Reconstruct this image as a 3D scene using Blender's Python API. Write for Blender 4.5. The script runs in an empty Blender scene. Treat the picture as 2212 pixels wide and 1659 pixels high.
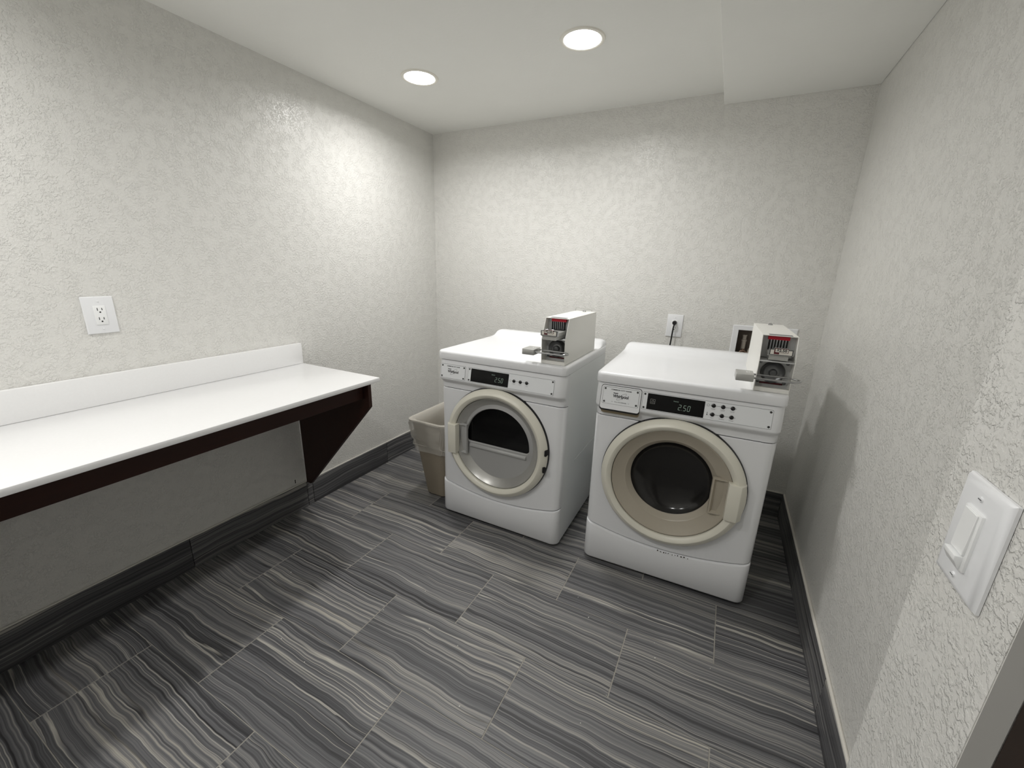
import bpy, bmesh, math, random
from mathutils import Vector, Matrix
random.seed(7)
scene = bpy.context.scene
col = scene.collection
PI = math.pi
R = math.radians

# ------------------------------------------------------------------ camera
def make_camera():
    yaw, pitch, roll = 0.46978, -0.27661, 0.02824
    fx = 885.25
    cy, sy, cp, sp = math.cos(yaw), math.sin(yaw), math.cos(pitch), math.sin(pitch)
    fwd = Vector((-sy*cp, cy*cp, sp)); right = Vector((cy, sy, 0)); up = right.cross(fwd)
    r2 = right*math.cos(roll) + up*math.sin(roll)
    u2 = -right*math.sin(roll) + up*math.cos(roll)
    cam = bpy.data.cameras.new('camera'); o = bpy.data.objects.new('camera', cam); col.objects.link(o)
    m = Matrix.Identity(4)
    for i in range(3):
        m[i][0] = r2[i]; m[i][1] = u2[i]; m[i][2] = -fwd[i]
    m[0][3], m[1][3], m[2][3] = 2.00205, -2.61045, 1.368
    o.matrix_world = m
    cam.sensor_width = 36.0; cam.sensor_fit = 'HORIZONTAL'
    cam.lens = 36.0*fx/2212.0
    cam.clip_start = 0.02; cam.clip_end = 50
    scene.camera = o
make_camera()

# ------------------------------------------------------------------ world, exposure
w = bpy.data.worlds.new('world'); scene.world = w; w.use_nodes = True
w.node_tree.nodes['Background'].inputs[0].default_value = (0, 0, 0, 1)
w.node_tree.nodes['Background'].inputs[1].default_value = 0.0
scene.view_settings.view_transform = 'Standard'
scene.view_settings.look = 'None'
scene.view_settings.gamma = 1.0
scene.view_settings.use_curve_mapping = False
scene.view_settings.exposure = 0.0
LAMP = 6.9             # watts of each of the four ceiling downlights
scene.cycles.diffuse_bounces = 8
scene.cycles.max_bounces = 14

# ------------------------------------------------------------------ materials
def srgb(r, g, b):
    f = lambda c: (c/255/12.92) if c/255 <= .04045 else ((c/255+.055)/1.055)**2.4
    return (f(r), f(g), f(b), 1)
def pmat(name, color, rough=.5, metal=0., spec=.5, coat=0., emit=None, estr=0., alpha=1., trans=0., ior=1.45):
    m = bpy.data.materials.new(name); m.use_nodes = True
    b = m.node_tree.nodes['Principled BSDF']
    b.inputs['Base Color'].default_value = color
    b.inputs['Roughness'].default_value = rough
    b.inputs['Metallic'].default_value = metal
    b.inputs['Specular IOR Level'].default_value = spec
    b.inputs['Coat Weight'].default_value = coat
    b.inputs['Coat Roughness'].default_value = .08
    b.inputs['Alpha'].default_value = alpha
    b.inputs['Transmission Weight'].default_value = trans
    b.inputs['IOR'].default_value = ior
    if emit:
        b.inputs['Emission Color'].default_value = emit
        b.inputs['Emission Strength'].default_value = estr
    return m
def N(m, t): return m.node_tree.nodes.new(t)
def LK(m, a, b): m.node_tree.links.new(a, b)
def noisy(m, scale, amount, detail=3, bump=0., bscale=None):
    """slight colour mottling and optional fine relief on a principled material"""
    b = m.node_tree.nodes['Principled BSDF']
    tc = N(m, 'ShaderNodeTexCoord')
    n = N(m, 'ShaderNodeTexNoise'); n.inputs['Scale'].default_value = scale; n.inputs['Detail'].default_value = detail
    LK(m, tc.outputs['Object'], n.inputs['Vector'])
    c = b.inputs['Base Color'].default_value[:]
    mx = N(m, 'ShaderNodeMix'); mx.data_type = 'RGBA'
    mx.inputs[6].default_value = [v*(1-amount) for v in c[:3]]+[1]
    mx.inputs[7].default_value = [min(1, v*(1+amount)) for v in c[:3]]+[1]
    LK(m, n.outputs['Fac'], mx.inputs[0]); LK(m, mx.outputs[2], b.inputs['Base Color'])
    if bump:
        n2 = N(m, 'ShaderNodeTexNoise'); n2.inputs['Scale'].default_value = bscale or scale; n2.inputs['Detail'].default_value = 2
        LK(m, tc.outputs['Object'], n2.inputs['Vector'])
        bp = N(m, 'ShaderNodeBump'); bp.inputs['Strength'].default_value = 1; bp.inputs['Distance'].default_value = bump
        LK(m, n2.outputs['Fac'], bp.inputs['Height']); LK(m, bp.outputs['Normal'], b.inputs['Normal'])
    return m
def wall_material(name, color, relief, rough):
    m = pmat(name, color, rough, spec=.5)
    b = m.node_tree.nodes['Principled BSDF']
    tc = N(m, 'ShaderNodeTexCoord')
    n = N(m, 'ShaderNodeTexNoise'); n.inputs['Scale'].default_value = 110; n.inputs['Detail'].default_value = 4
    n.inputs['Roughness'].default_value = .6; n.inputs['Distortion'].default_value = .12
    LK(m, tc.outputs['Object'], n.inputs['Vector'])
    rmp = N(m, 'ShaderNodeMapRange'); rmp.interpolation_type = 'SMOOTHSTEP'
    rmp.inputs['From Min'].default_value = .44; rmp.inputs['From Max'].default_value = .60
    LK(m, n.outputs['Fac'], rmp.inputs['Value'])
    lo = N(m, 'ShaderNodeTexNoise'); lo.inputs['Scale'].default_value = 26; lo.inputs['Detail'].default_value = 1
    LK(m, tc.outputs['Object'], lo.inputs['Vector'])
    lr = N(m, 'ShaderNodeMapRange'); lr.interpolation_type = 'SMOOTHSTEP'
    lr.inputs['From Min'].default_value = .36; lr.inputs['From Max'].default_value = .58
    lr.inputs['To Min'].default_value = .4; lr.inputs['To Max'].default_value = 1.0
    LK(m, lo.outputs['Fac'], lr.inputs['Value'])
    mu = N(m, 'ShaderNodeMath'); mu.operation = 'MULTIPLY'
    LK(m, rmp.outputs[0], mu.inputs[0]); LK(m, lr.outputs[0], mu.inputs[1])
    bp = N(m, 'ShaderNodeBump'); bp.inputs['Strength'].default_value = 1; bp.inputs['Distance'].default_value = relief
    LK(m, mu.outputs[0], bp.inputs['Height']); LK(m, bp.outputs['Normal'], b.inputs['Normal'])
    return m
def stone_tile_material(name):
    """dark vein-cut stone: wavy lengthwise bands, different on every tile"""
    m = pmat(name, (.05, .05, .05, 1), .42, spec=.4)
    b = m.node_tree.nodes['Principled BSDF']
    tc = N(m, 'ShaderNodeTexCoord'); oi = N(m, 'ShaderNodeObjectInfo')
    sep = N(m, 'ShaderNodeSeparateXYZ'); LK(m, tc.outputs['Object'], sep.inputs[0])
    def math_(op, a, bb, c=None):
        n = N(m, 'ShaderNodeMath'); n.operation = op
        for i, v in enumerate((a, bb, c)):
            if v is None: continue
            if isinstance(v, (int, float)): n.inputs[i].default_value = v
            else: LK(m, v, n.inputs[i])
        return n.outputs[0]
    x = sep.outputs['X']; t = math_('ADD', sep.outputs['Y'], sep.outputs['Z'])
    off = math_('MULTIPLY', oi.outputs['Random'], 37.0)
    # slow waviness of the veins
    cv = N(m, 'ShaderNodeCombineXYZ'); LK(m, math_('MULTIPLY', x, 3.0), cv.inputs[0]); LK(m, math_('MULTIPLY', t, 2.6), cv.inputs[1]); LK(m, off, cv.inputs[2])
    wn = N(m, 'ShaderNodeTexNoise'); wn.inputs['Scale'].default_value = 1.0; wn.inputs['Detail'].default_value = 3.0; wn.inputs['Roughness'].default_value = .45
    LK(m, cv.outputs[0], wn.inputs['Vector'])
    tw = math_('ADD', t, math_('MULTIPLY', wn.outputs['Fac'], 0.055))
    def band(fx, fy, det, rgh, k):
        c = N(m, 'ShaderNodeCombineXYZ')
        LK(m, math_('MULTIPLY', x, fx), c.inputs[0]); LK(m, math_('MULTIPLY', tw, fy), c.inputs[1]); LK(m, math_('ADD', off, k), c.inputs[2])
        n = N(m, 'ShaderNodeTexNoise'); n.inputs['Scale'].default_value = 1; n.inputs['Detail'].default_value = det; n.inputs['Roughness'].default_value = rgh
        LK(m, c.outputs[0], n.inputs['Vector']); return n.outputs['Fac']
    broad = band(.5, 8, 1, .5, 3)
    mid = band(.45, 55, 2, .5, 11)
    fine = band(.8, 210, 2, .6, 23)
    def dev(v, k): return math_('MULTIPLY', math_('SUBTRACT', v, .5), k)
    s = math_('ADD', math_('ADD', dev(broad, .42), .5), math_('ADD', dev(mid, .60), dev(fine, .72)))
    cr = N(m, 'ShaderNodeValToRGB'); LK(m, s, cr.inputs[0])
    e = cr.color_ramp.elements
    e[0].position = .22; e[0].color = srgb(48, 47, 49)
    e[1].position = .86; e[1].color = srgb(214, 207, 192)
    for p, c in ((.38, srgb(78, 78, 80)), (.50, srgb(102, 102, 104)), (.60, srgb(128, 127, 126)), (.73, srgb(166, 162, 153))):
        k = e.new(p); k.color = c
    # thin pale and thin dark veins
    v1 = band(.4, 34, 1.0, .5, 31)
    ridge = math_('SUBTRACT', 1.0, math_('MULTIPLY', math_('ABSOLUTE', math_('SUBTRACT', v1, .5), 0), 48.0))
    ridge = math_('MAXIMUM', ridge, 0.0)
    gate = math_('GREATER_THAN', band(.25, 12, 1, .5, 41), .53)
    pale = math_('MULTIPLY', math_('MULTIPLY', ridge, gate), .62)
    mx = N(m, 'ShaderNodeMix'); mx.data_type = 'RGBA'; LK(m, pale, mx.inputs[0]); LK(m, cr.outputs[0], mx.inputs[6]); mx.inputs[7].default_value = srgb(208, 204, 193)
    dk = math_('MULTIPLY', math_('MULTIPLY', ridge, math_('SUBTRACT', 1.0, gate)), .75)
    mx2 = N(m, 'ShaderNodeMix'); mx2.data_type = 'RGBA'; LK(m, dk, mx2.inputs[0]); LK(m, mx.outputs[2], mx2.inputs[6]); mx2.inputs[7].default_value = srgb(50, 49, 51)
    LK(m, mx2.outputs[2], b.inputs['Base Color'])
    return m
def wood_material(name, c0, c1):
    m = pmat(name, c0, .45, spec=.35)
    b = m.node_tree.nodes['Principled BSDF']
    tc = N(m, 'ShaderNodeTexCoord'); mp = N(m, 'ShaderNodeMapping'); mp.inputs['Scale'].default_value = (30, 3, 30)
    LK(m, tc.outputs['Object'], mp.inputs['Vector'])
    n = N(m, 'ShaderNodeTexNoise'); n.inputs['Scale'].default_value = 1.5; n.inputs['Detail'].default_value = 4
    LK(m, mp.outputs[0], n.inputs['Vector'])
    mx = N(m, 'ShaderNodeMix'); mx.data_type = 'RGBA'; mx.inputs[6].default_value = c0; mx.inputs[7].default_value = c1
    LK(m, n.outputs['Fac'], mx.inputs[0]); LK(m, mx.outputs[2], b.inputs['Base Color'])
    return m

M = {}
M['wall'] = wall_material('wall_paint', srgb(222, 221, 217), .0011, .32)
M['ceiling'] = noisy(pmat('ceiling_paint', srgb(236, 236, 232), .7, spec=.3), 6, .02, bump=.0006, bscale=60)
M['smooth_paint'] = pmat('smooth_paint', srgb(222, 221, 217), .5)
M['tile'] = stone_tile_material('vein_cut_stone')
M['grout'] = noisy(pmat('grout', srgb(150, 147, 140), .9, spec=.2), 60, .12)
M['caulk'] = pmat('caulk', srgb(214, 211, 203), .45)
M['quartz'] = noisy(pmat('white_quartz', srgb(232, 232, 232), .28, spec=.5), 160, .025, 2)
M['wood'] = wood_material('dark_stained_wood', srgb(38, 19, 14), srgb(56, 29, 21))
M['door_wood'] = wood_material('door_wood', srgb(36, 26, 21), srgb(48, 35, 28))
M['enamel'] = pmat('white_enamel', srgb(233, 234, 236), .3, spec=.5, coat=.15)
M['enamel_side'] = noisy(pmat('white_enamel_side', srgb(232, 234, 234), .35, spec=.5), 300, .01)
M['dark_gap'] = pmat('dark_gap', srgb(22, 22, 22), .8)
M['cream'] = pmat('cream_plastic', srgb(226, 223, 210), .32, spec=.5)
M['taupe'] = pmat('taupe_plastic', srgb(176, 168, 153), .3, spec=.5)
M['silver'] = pmat('silver_plastic', srgb(176, 175, 171), .28, metal=.35, spec=.5)
M['silver_plate'] = pmat('silver_plate', srgb(178, 178, 177), .36, metal=.15)
M['smoked'] = pmat('smoked_glass', srgb(13, 13, 13), .07, spec=.6)
M['bowl'] = pmat('dark_bowl_glass', srgb(34, 33, 32), .14, spec=.45)
M['plate'] = noisy(pmat('brushed_plate', srgb(232, 234, 236), .4), 500, .02)
M['plate_line'] = pmat('plate_line', srgb(120, 121, 122), .5)
M['screw'] = pmat('screw_steel', srgb(70, 70, 70), .35, metal=.7)
M['ink'] = pmat('black_ink', srgb(24, 24, 26), .6)
M['grey_ink'] = pmat('grey_ink', srgb(96, 97, 98), .6)
M['screen'] = pmat('black_screen', srgb(8, 8, 8), .25, spec=.25)
M['digit'] = pmat('display_digit', srgb(110, 125, 115), .5, emit=srgb(150, 170, 155), estr=.25)
M['digit_dim'] = pmat('display_mark', srgb(120, 120, 118), .5)
M['button'] = pmat('black_button', srgb(16, 16, 17), .25, spec=.6)
M['pull'] = noisy(pmat('stained_pull', srgb(150, 137, 112), .5), 60, .2)
M['meter'] = pmat('meter_paint', srgb(232, 231, 226), .4)
M['meter_in'] = pmat('meter_steel', srgb(196, 197, 197), .38, metal=.25)
M['chrome'] = pmat('chrome', srgb(176, 177, 178), .16, metal=1.)
M['steel'] = pmat('brushed_steel', srgb(186, 186, 183), .4, metal=.6)
M['dark_steel'] = pmat('dark_steel', srgb(118, 119, 120), .28, metal=.8)
M['red'] = pmat('red_label', srgb(190, 24, 46), .5)
M['white_plastic'] = pmat('white_plastic', srgb(233, 234, 236), .32)
M['white_plastic2'] = pmat('white_device', srgb(240, 241, 241), .28)
M['paper'] = pmat('paper', srgb(226, 222, 214), .7)
M['maroon'] = pmat('maroon_print', srgb(86, 20, 28), .6)
M['black'] = pmat('black_rubber', srgb(14, 14, 15), .45)
M['bin'] = noisy(pmat('beige_bin_plastic', srgb(150, 140, 124), .5), 90, .03)
M['liner'] = pmat('clear_liner', srgb(232, 229, 221), .25, alpha=.42)
M['box_in'] = noisy(pmat('box_interior', srgb(112, 102, 94), .7), 40, .15)
M['brass'] = pmat('old_brass', srgb(140, 118, 104), .35, metal=.7)
M['pipe'] = noisy(pmat('clear_pipe', srgb(176, 168, 158), .4), 50, .2)
M['rust'] = pmat('rust', srgb(52, 40, 34), .8)
M['lint'] = pmat('lint', srgb(236, 234, 228), .8)
M['lamp_trim'] = pmat('lamp_trim', srgb(236, 233, 224), .45)
M['lamp'] = pmat('lamp_diffuser', (1, 1, 1, 1), .5, emit=(1.0, .985, .96, 1), estr=18.0)

# ------------------------------------------------------------------ mesh helpers
class MB:
    def __init__(self): self.bm = bmesh.new()
    def add(self, verts, faces):
        vs = [self.bm.verts.new(v) for v in verts]
        for f in faces:
            try: self.bm.faces.new([vs[i] for i in f])
            except ValueError: pass
        return vs
    def box(self, x0, y0, z0, x1, y1, z1, bev=0., seg=2):
        x0, x1 = min(x0, x1), max(x0, x1); y0, y1 = min(y0, y1), max(y0, y1); z0, z1 = min(z0, z1), max(z0, z1)
        vs = self.add([(x0,y0,z0),(x1,y0,z0),(x1,y1,z0),(x0,y1,z0),(x0,y0,z1),(x1,y0,z1),(x1,y1,z1),(x0,y1,z1)],
                      [(0,3,2,1),(4,5,6,7),(0,1,5,4),(1,2,6,5),(2,3,7,6),(3,0,4,7)])
        if bev:
            ed = {e for v in vs for e in v.link_edges}
            bmesh.ops.bevel(self.bm, geom=list(ed), offset=bev, segments=seg, profile=.5, affect='EDGES')
        return self
    def prism(self, poly, axis, a0, a1, bev=0., seg=2):
        """poly in the two other axes (cyclic order), extruded along axis from a0 to a1"""
        def P(p, a):
            if axis == 'x': return (a, p[0], p[1])
            if axis == 'y': return (p[0], a, p[1])
            return (p[0], p[1], a)
        n = len(poly)
        vs = self.add([P(p, a0) for p in poly]+[P(p, a1) for p in poly],
                      [tuple(range(n-1, -1, -1)), tuple(range(n, 2*n))]+[(i, (i+1) % n, n+(i+1) % n, n+i) for i in range(n)])
        if bev:
            ed = {e for v in vs for e in v.link_edges}
            bmesh.ops.bevel(self.bm, geom=list(ed), offset=bev, segments=seg, profile=.5, affect='EDGES')
        return self
    def lathe(self, prof, c, axis='y', n=64, a0=0., a1=2*PI, cap=False):
        """prof = [(radius, height along axis)]"""
        full = abs(a1-a0-2*PI) < 1e-6
        k = n if full else n+1
        V = []; F = []
        def P(r, h, a):
            ca, sa = r*math.cos(a), r*math.sin(a)
            if axis == 'y': return (c[0]+ca, c[1]+h, c[2]+sa)
            if axis == 'z': return (c[0]+ca, c[1]+sa, c[2]+h)
            return (c[0]+h, c[1]+ca, c[2]+sa)
        for r, h in prof:
            for i in range(k): V.append(P(r, h, a0+(a1-a0)*i/n))
        for j in range(len(prof)-1):
            for i in range(n):
                i2 = (i+1) % k
                F.append((j*k+i, j*k+i2, (j+1)*k+i2, (j+1)*k+i))
        vs = self.add(V, F)
        if cap:
            for j in (0, len(prof)-1):
                if prof[j][0] > 1e-6:
                    try: self.bm.faces.new(vs[j*k:(j+1)*k])
                    except ValueError: pass
        return self
    def tube(self, pts, r, n=8, closed=False):
        pts = [Vector(p) for p in pts]; m = len(pts); V = []; F = []
        prev = None
        for i, p in enumerate(pts):
            if closed: t = pts[(i+1) % m]-pts[i-1]
            else: t = pts[min(i+1, m-1)]-pts[max(i-1, 0)]
            t.normalize()
            if prev is None:
                a = Vector((0, 0, 1)) if abs(t.z) < .9 else Vector((1, 0, 0))
                u = t.cross(a).normalized()
            else:
                u = (prev-t*prev.dot(t)).normalized()
            prev = u; v = t.cross(u)
            for k in range(n):
                a = 2*PI*k/n; V.append(p+u*(r*math.cos(a))+v*(r*math.sin(a)))
        for i in range(m if closed else m-1):
            j = (i+1) % m
            for k in range(n): F.append((i*n+k, i*n+(k+1) % n, j*n+(k+1) % n, j*n+k))
        if not closed:
            F.append(tuple(range(n-1, -1, -1))); F.append(tuple(range((m-1)*n, m*n)))
        self.add(V, F); return self
    def grid(self, rows, closed=False):
        n = len(rows[0]); V = [p for r in rows for p in r]; F = []
        for j in range(len(rows)-1):
            for i in range(n if closed else n-1):
                k = (i+1) % n
                F.append((j*n+i, j*n+k, (j+1)*n+k, (j+1)*n+i))
        self.add(V, F); return self
    def face(self, pts): self.add(pts, [tuple(range(len(pts)))]); return self
    def build(self, name, mat, parent=None, smooth=35, loc=None, rot=None):
        bmesh.ops.remove_doubles(self.bm, verts=self.bm.verts, dist=1e-6)
        bmesh.ops.recalc_face_normals(self.bm, faces=self.bm.faces)
        me = bpy.data.meshes.new(name); self.bm.to_mesh(me); self.bm.free()
        me.materials.append(M[mat] if isinstance(mat, str) else mat)
        if smooth:
            me.shade_smooth(); me.set_sharp_from_angle(angle=R(smooth))
        o = bpy.data.objects.new(name, me); col.objects.link(o)
        if parent: o.parent = parent
        if loc: o.location = loc
        if rot: o.rotation_euler = rot
        return o
def empty(name, loc, rz=0.):
    o = bpy.data.objects.new(name, None); col.objects.link(o); o.location = loc; o.rotation_euler = (0, 0, rz)
    o.empty_display_size = .05
    return o
def tag(o, label, cat, group=None):
    o['label'] = label; o['category'] = cat
    if group: o['group'] = group
    return o
def struct(o, label=None):
    o['kind'] = 'structure'
    if label: o['label'] = label
    return o
def rrect(x0, y0, x1, y1, r, n=5):
    pts = []
    for cx, cy, a in ((x1-r, y0+r, -90), (x1-r, y1-r, 0), (x0+r, y1-r, 90), (x0+r, y0+r, 180)):
        for i in range(n+1):
            t = R(a+90*i/n); pts.append((cx+r*math.cos(t), cy+r*math.sin(t)))
    return pts
def text_into(mb, s, size, M4, align='CENTER', ext=.0002, sx=1., shear=0., bold=0.):
    """flat lettering appended to mb; text lies in the XY plane of M4"""
    cu = bpy.data.curves.new('t', 'FONT'); cu.body = s; cu.size = size; cu.align_x = align; cu.extrude = ext
    cu.shear = shear; cu.offset = bold; cu.resolution_u = 3
    o = bpy.data.objects.new('t', cu); col.objects.link(o)
    dg = bpy.context.evaluated_depsgraph_get(); dg.update()
    me = bpy.data.meshes.new_from_object(o.evaluated_get(dg))
    mm = M4 @ Matrix.Diagonal((sx, 1, 1, 1))
    V = [mm @ v.co for v in me.vertices]; F = [tuple(p.vertices) for p in me.polygons]
    mb.add(V, F)
    bpy.data.objects.remove(o); bpy.data.curves.remove(cu); bpy.data.meshes.remove(me)

# ------------------------------------------------------------------ room shell
W, H, XS, ZS, HB = 2.466, 2.249, 1.842, 2.193, .151
YF = -3.1                       # wall behind the camera
XN, YN0, YN1 = 2.29, -1.926, -2.115     # thicker piece of right wall with the switch, then the doorway
T = .12
# floor: grout bed, tiles are its parts
floor = struct(MB().box(-T, YF-T, -.06, W+.4, T, -.0009).build('floor', 'grout', smooth=0), 'dark striated stone tile floor laid in a running bond')
tile_cache = {}
def tile_mesh(lx, ly):
    k = (round(lx, 4), round(ly, 4))
    if k not in tile_cache:
        o = MB().box(0, 0, -.009, lx, ly, 0, .0012, 1).build('tile', 'tile', smooth=0)
        tile_cache[k] = o.data; bpy.data.objects.remove(o)
    return tile_cache[k]
PX, PY, G, GY = .6135, .3068, .0032, .0016
rows = []
k = -4
while True:
    y1 = -1.2266-k*PY+0.0; y0 = y1-PY
    if y0 > 0: k += 1; continue
    if y1 < YF: break
    xmax = W-.002 if y1 > -1.6 else XN-.002
    xo = .3146 if (k % 2) else .6183
    x = xo-2*PX
    while x < xmax:
        a, b_ = max(x+G/2, .002), min(x+PX-G/2, xmax)
        c, d = max(y0+GY/2, YF+.002), min(y1-GY/2, -.002)
        if b_-a > .01 and d-c > .01:
            o = bpy.data.objects.new('tile', tile_mesh(b_-a, d-c)); col.objects.link(o)
            o.location = (a, c, 0); o.parent = floor
        x += PX
    k += 1
# walls
struct(MB().box(-T, YF-T, -.06, 0, T, H+.1).build('wall_left', 'wall', smooth=0), 'long pale greige textured wall behind the folding counter')
# back wall with the opening of the washer supply box
bx0, bx1, bz0, bz1 = 2.083, 2.331, .915, 1.071
mb = MB()
mb.box(0, 0, -.06, bx0, T, H+.1); mb.box(bx1, 0, -.06, W+.4, T, H+.1)
mb.box(bx0, 0, -.06, bx1, T, bz0); mb.box(bx0, 0, bz1, bx1, T, H+.1)
struct(mb.build('wall_back', 'wall', smooth=0), 'pale greige textured wall behind the two machines')
struct(MB().box(W, YN0, -.06, W+.4, 0, H+.1).build('wall_right', 'wall', smooth=0), 'pale textured wall right of the washer')
mb = MB(); mb.box(XN, YN1, -.06, W+.4, YN0, H+.1)
mb.box(XN, YF, -.06, W+.4, -3.02, H+.1); mb.box(XN, -3.02, 2.06, W+.4, YN1, H+.1)
wn_ = struct(mb.build('wall_near', 'wall', smooth=0), 'projecting wall end with the dimmer switch, beside the doorway')
MB().box(XN+.0008, YN1-.0012, 0, XN+.0228, YN1-.0001, 2.06).build('jamb_return', 'smooth_paint', wn_, smooth=0)
struct(MB().box(0, YF-T, -.06, W+.4, YF, H+.1).build('wall_front', 'wall', smooth=0))
ceil = struct(MB().box(-T, YF-T, H, W+.4, T, H+.1).build('ceiling', 'ceiling', smooth=0), 'flat white ceiling with a shallow dropped section on the right')
MB().box(XS, YF, ZS, W, 0, H, .003, 2).build('soffit', 'ceiling', ceil, smooth=0)
# doorway: dark frame and leaf
mb = MB(); x0 = XN+.023
mb.box(x0, YN1-.035, 0, W+.35, YN1, 2.06, .003); mb.box(x0, -3.02, 0, W+.35, -2.985, 2.06, .003); mb.box(x0, -2.985, 2.025, W+.35, YN1-.035, 2.06, .003)
door = struct(mb.build('door_1', 'door_wood', smooth=0), 'dark brown wooden door in the opening at the right edge')
dl = MB().box(x0+.09, -2.984, .006, x0+.13, YN1-.036, 2.024, .002).build('door_leaf', 'door_wood', door, smooth=0)
mb = MB(); mb.tube([(x0+.09, -2.91, 1.0), (x0+.045, -2.91, 1.0), (x0+.04, -2.90, 1.0), (x0+.04, -2.80, 1.0)], .009, 10); mb.lathe([(.03, 0), (.03, -.008), (.0, -.008)], (x0+.09, -2.91, 1.0), 'x', 24)
mb.build('door_handle', 'steel', door)
wl_ = bpy.data.objects['wall_left']
MB().box(0, -1.3235, .168, .0006, -1.3185, .190).build('scuff', 'ink', wl_, smooth=0)
# baseboards: tile pieces with a caulk bead
def base_piece(parent, p, length, rz, h=HB):
    o = MB().box(0, -.010, 0, length, 0, h, .0012, 1).build('tile', 'tile', parent, smooth=0, loc=p, rot=(0, 0, rz))
    return o
def bead(parent, a, b_, rad=.004):
    MB().tube([a, b_], rad, 8).build('caulk_bead', 'caulk', parent)
bl = struct(MB().box(0, YF, .0, .002, 0, HB-.001).build('baseboard_left', 'grout', smooth=0), 'dark stone tile baseboard along the left wall')
js = [-.0, -.623, -1.225, -1.262, -1.856, -2.47, YF]
for i in range(len(js)-1):
    base_piece(bl, (.002, js[i+1]+.0012, .0005), js[i]-js[i+1]-.0024, PI/2)
bead(bl, (.005, YF, HB+.002), (.005, -.012, HB+.002))
bb = struct(MB().box(.013, -.002, 0, W-.013, 0, HB-.001).build('baseboard_back', 'grout', smooth=0), 'dark stone tile baseboard behind the machines')
for a, b_ in ((.013, .45), (.45, 1.06), (1.06, 1.67), (1.67, 2.28), (2.28, W-.013)):
    base_piece(bb, (a+.0012, -.002, .0005), b_-a-.0024, 0)
bead(bb, (.012, -.005, HB+.002), (W-.012, -.005, HB+.002))
br = struct(MB().box(W-.002, YN0, 0, W, 0, HB-.001).build('baseboard_right', 'grout', smooth=0), 'dark stone tile baseboard along the right wall')
for a, b_ in ((0, -.65), (-.65, -1.265), (-1.265, -1.875), (-1.875, YN0)):
    base_piece(br, (W-.002, a-.0012, .0005), a-b_-.0024, -PI/2)
bead(br, (W-.005, YN0, HB+.002), (W-.005, -.012, HB+.002), .0055)

# ------------------------------------------------------------------ ceiling downlights
def downlight(x, y, label):
    t = tag(empty('ceiling_downlight', (x, y, H)), label, 'ceiling light', 'recessed ceiling downlights')
    mb = MB(); mb.lathe([(.072, .004), (.074, -.004), (.080, -.0065), (.088, -.005), (.0905, 0.0005)], (0, 0, 0), 'z', 64); mb.build('trim_ring', 'lamp_trim', t)
    mb = MB(); mb.lathe([(.0, -.0085), (.03, -.008), (.055, -.006), (.0735, -.0035)], (0, 0, 0), 'z', 48); mb.build('diffuser', 'lamp', t)
    ld = bpy.data.lights.new('lamp', 'AREA'); ld.shape = 'DISK'; ld.size = .14; ld.energy = LAMP; ld.color = (1.0, .99, .972); ld.spread = R(162)
    lo = bpy.data.objects.new('lamp', ld); col.objects.link(lo); lo.parent = t; lo.location = (0, 0, -.0105)
downlight(.508, -.757, 'glowing round recessed downlight nearer the left wall, above the back corner')
downlight(1.338, -.770, 'larger-looking glowing round downlight over the gap between the machines')
downlight(.508, -2.58, 'round downlight over the counter, just above the view')
downlight(1.338, -2.58, 'round downlight over the middle of the floor, above the view')

# ------------------------------------------------------------------ folding counter on the left wall
ct = tag(empty('wall_counter', (0, -1.2, 0)), 'white quartz folding counter on dark wood supports along the left wall', 'counter')
oy = 1.2
CY1 = YF+.01
mb = MB(); mb.box(.002, CY1+oy, .820, .570, 0, .841, .0025, 2); mb.build('countertop', 'quartz', ct)
mb = MB(); mb.box(.002, CY1+oy, .8415, .021, -.002, .951, .002, 2); mb.build('backsplash', 'quartz', ct)
mb = MB(); mb.box(.500, CY1+oy, .742, .520, -.064, .8195, .001, 1); mb.build('apron', 'wood', ct)
mb = MB(); mb.prism([(.0145, .152), (.05, .152), (.553, .703), (.553, .8195), (.0145, .8195)], 'y', -.0625, -.0425, .001, 1)
mb.build('bracket', 'wood', ct)
mb = MB(); mb.prism([(.0145, .152), (.05, .152), (.553, .703), (.553, .8195), (.0145, .8195)], 'y', CY1+oy+.02, CY1+oy+.04, .001, 1)
mb.build('bracket', 'wood', ct)

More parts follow.
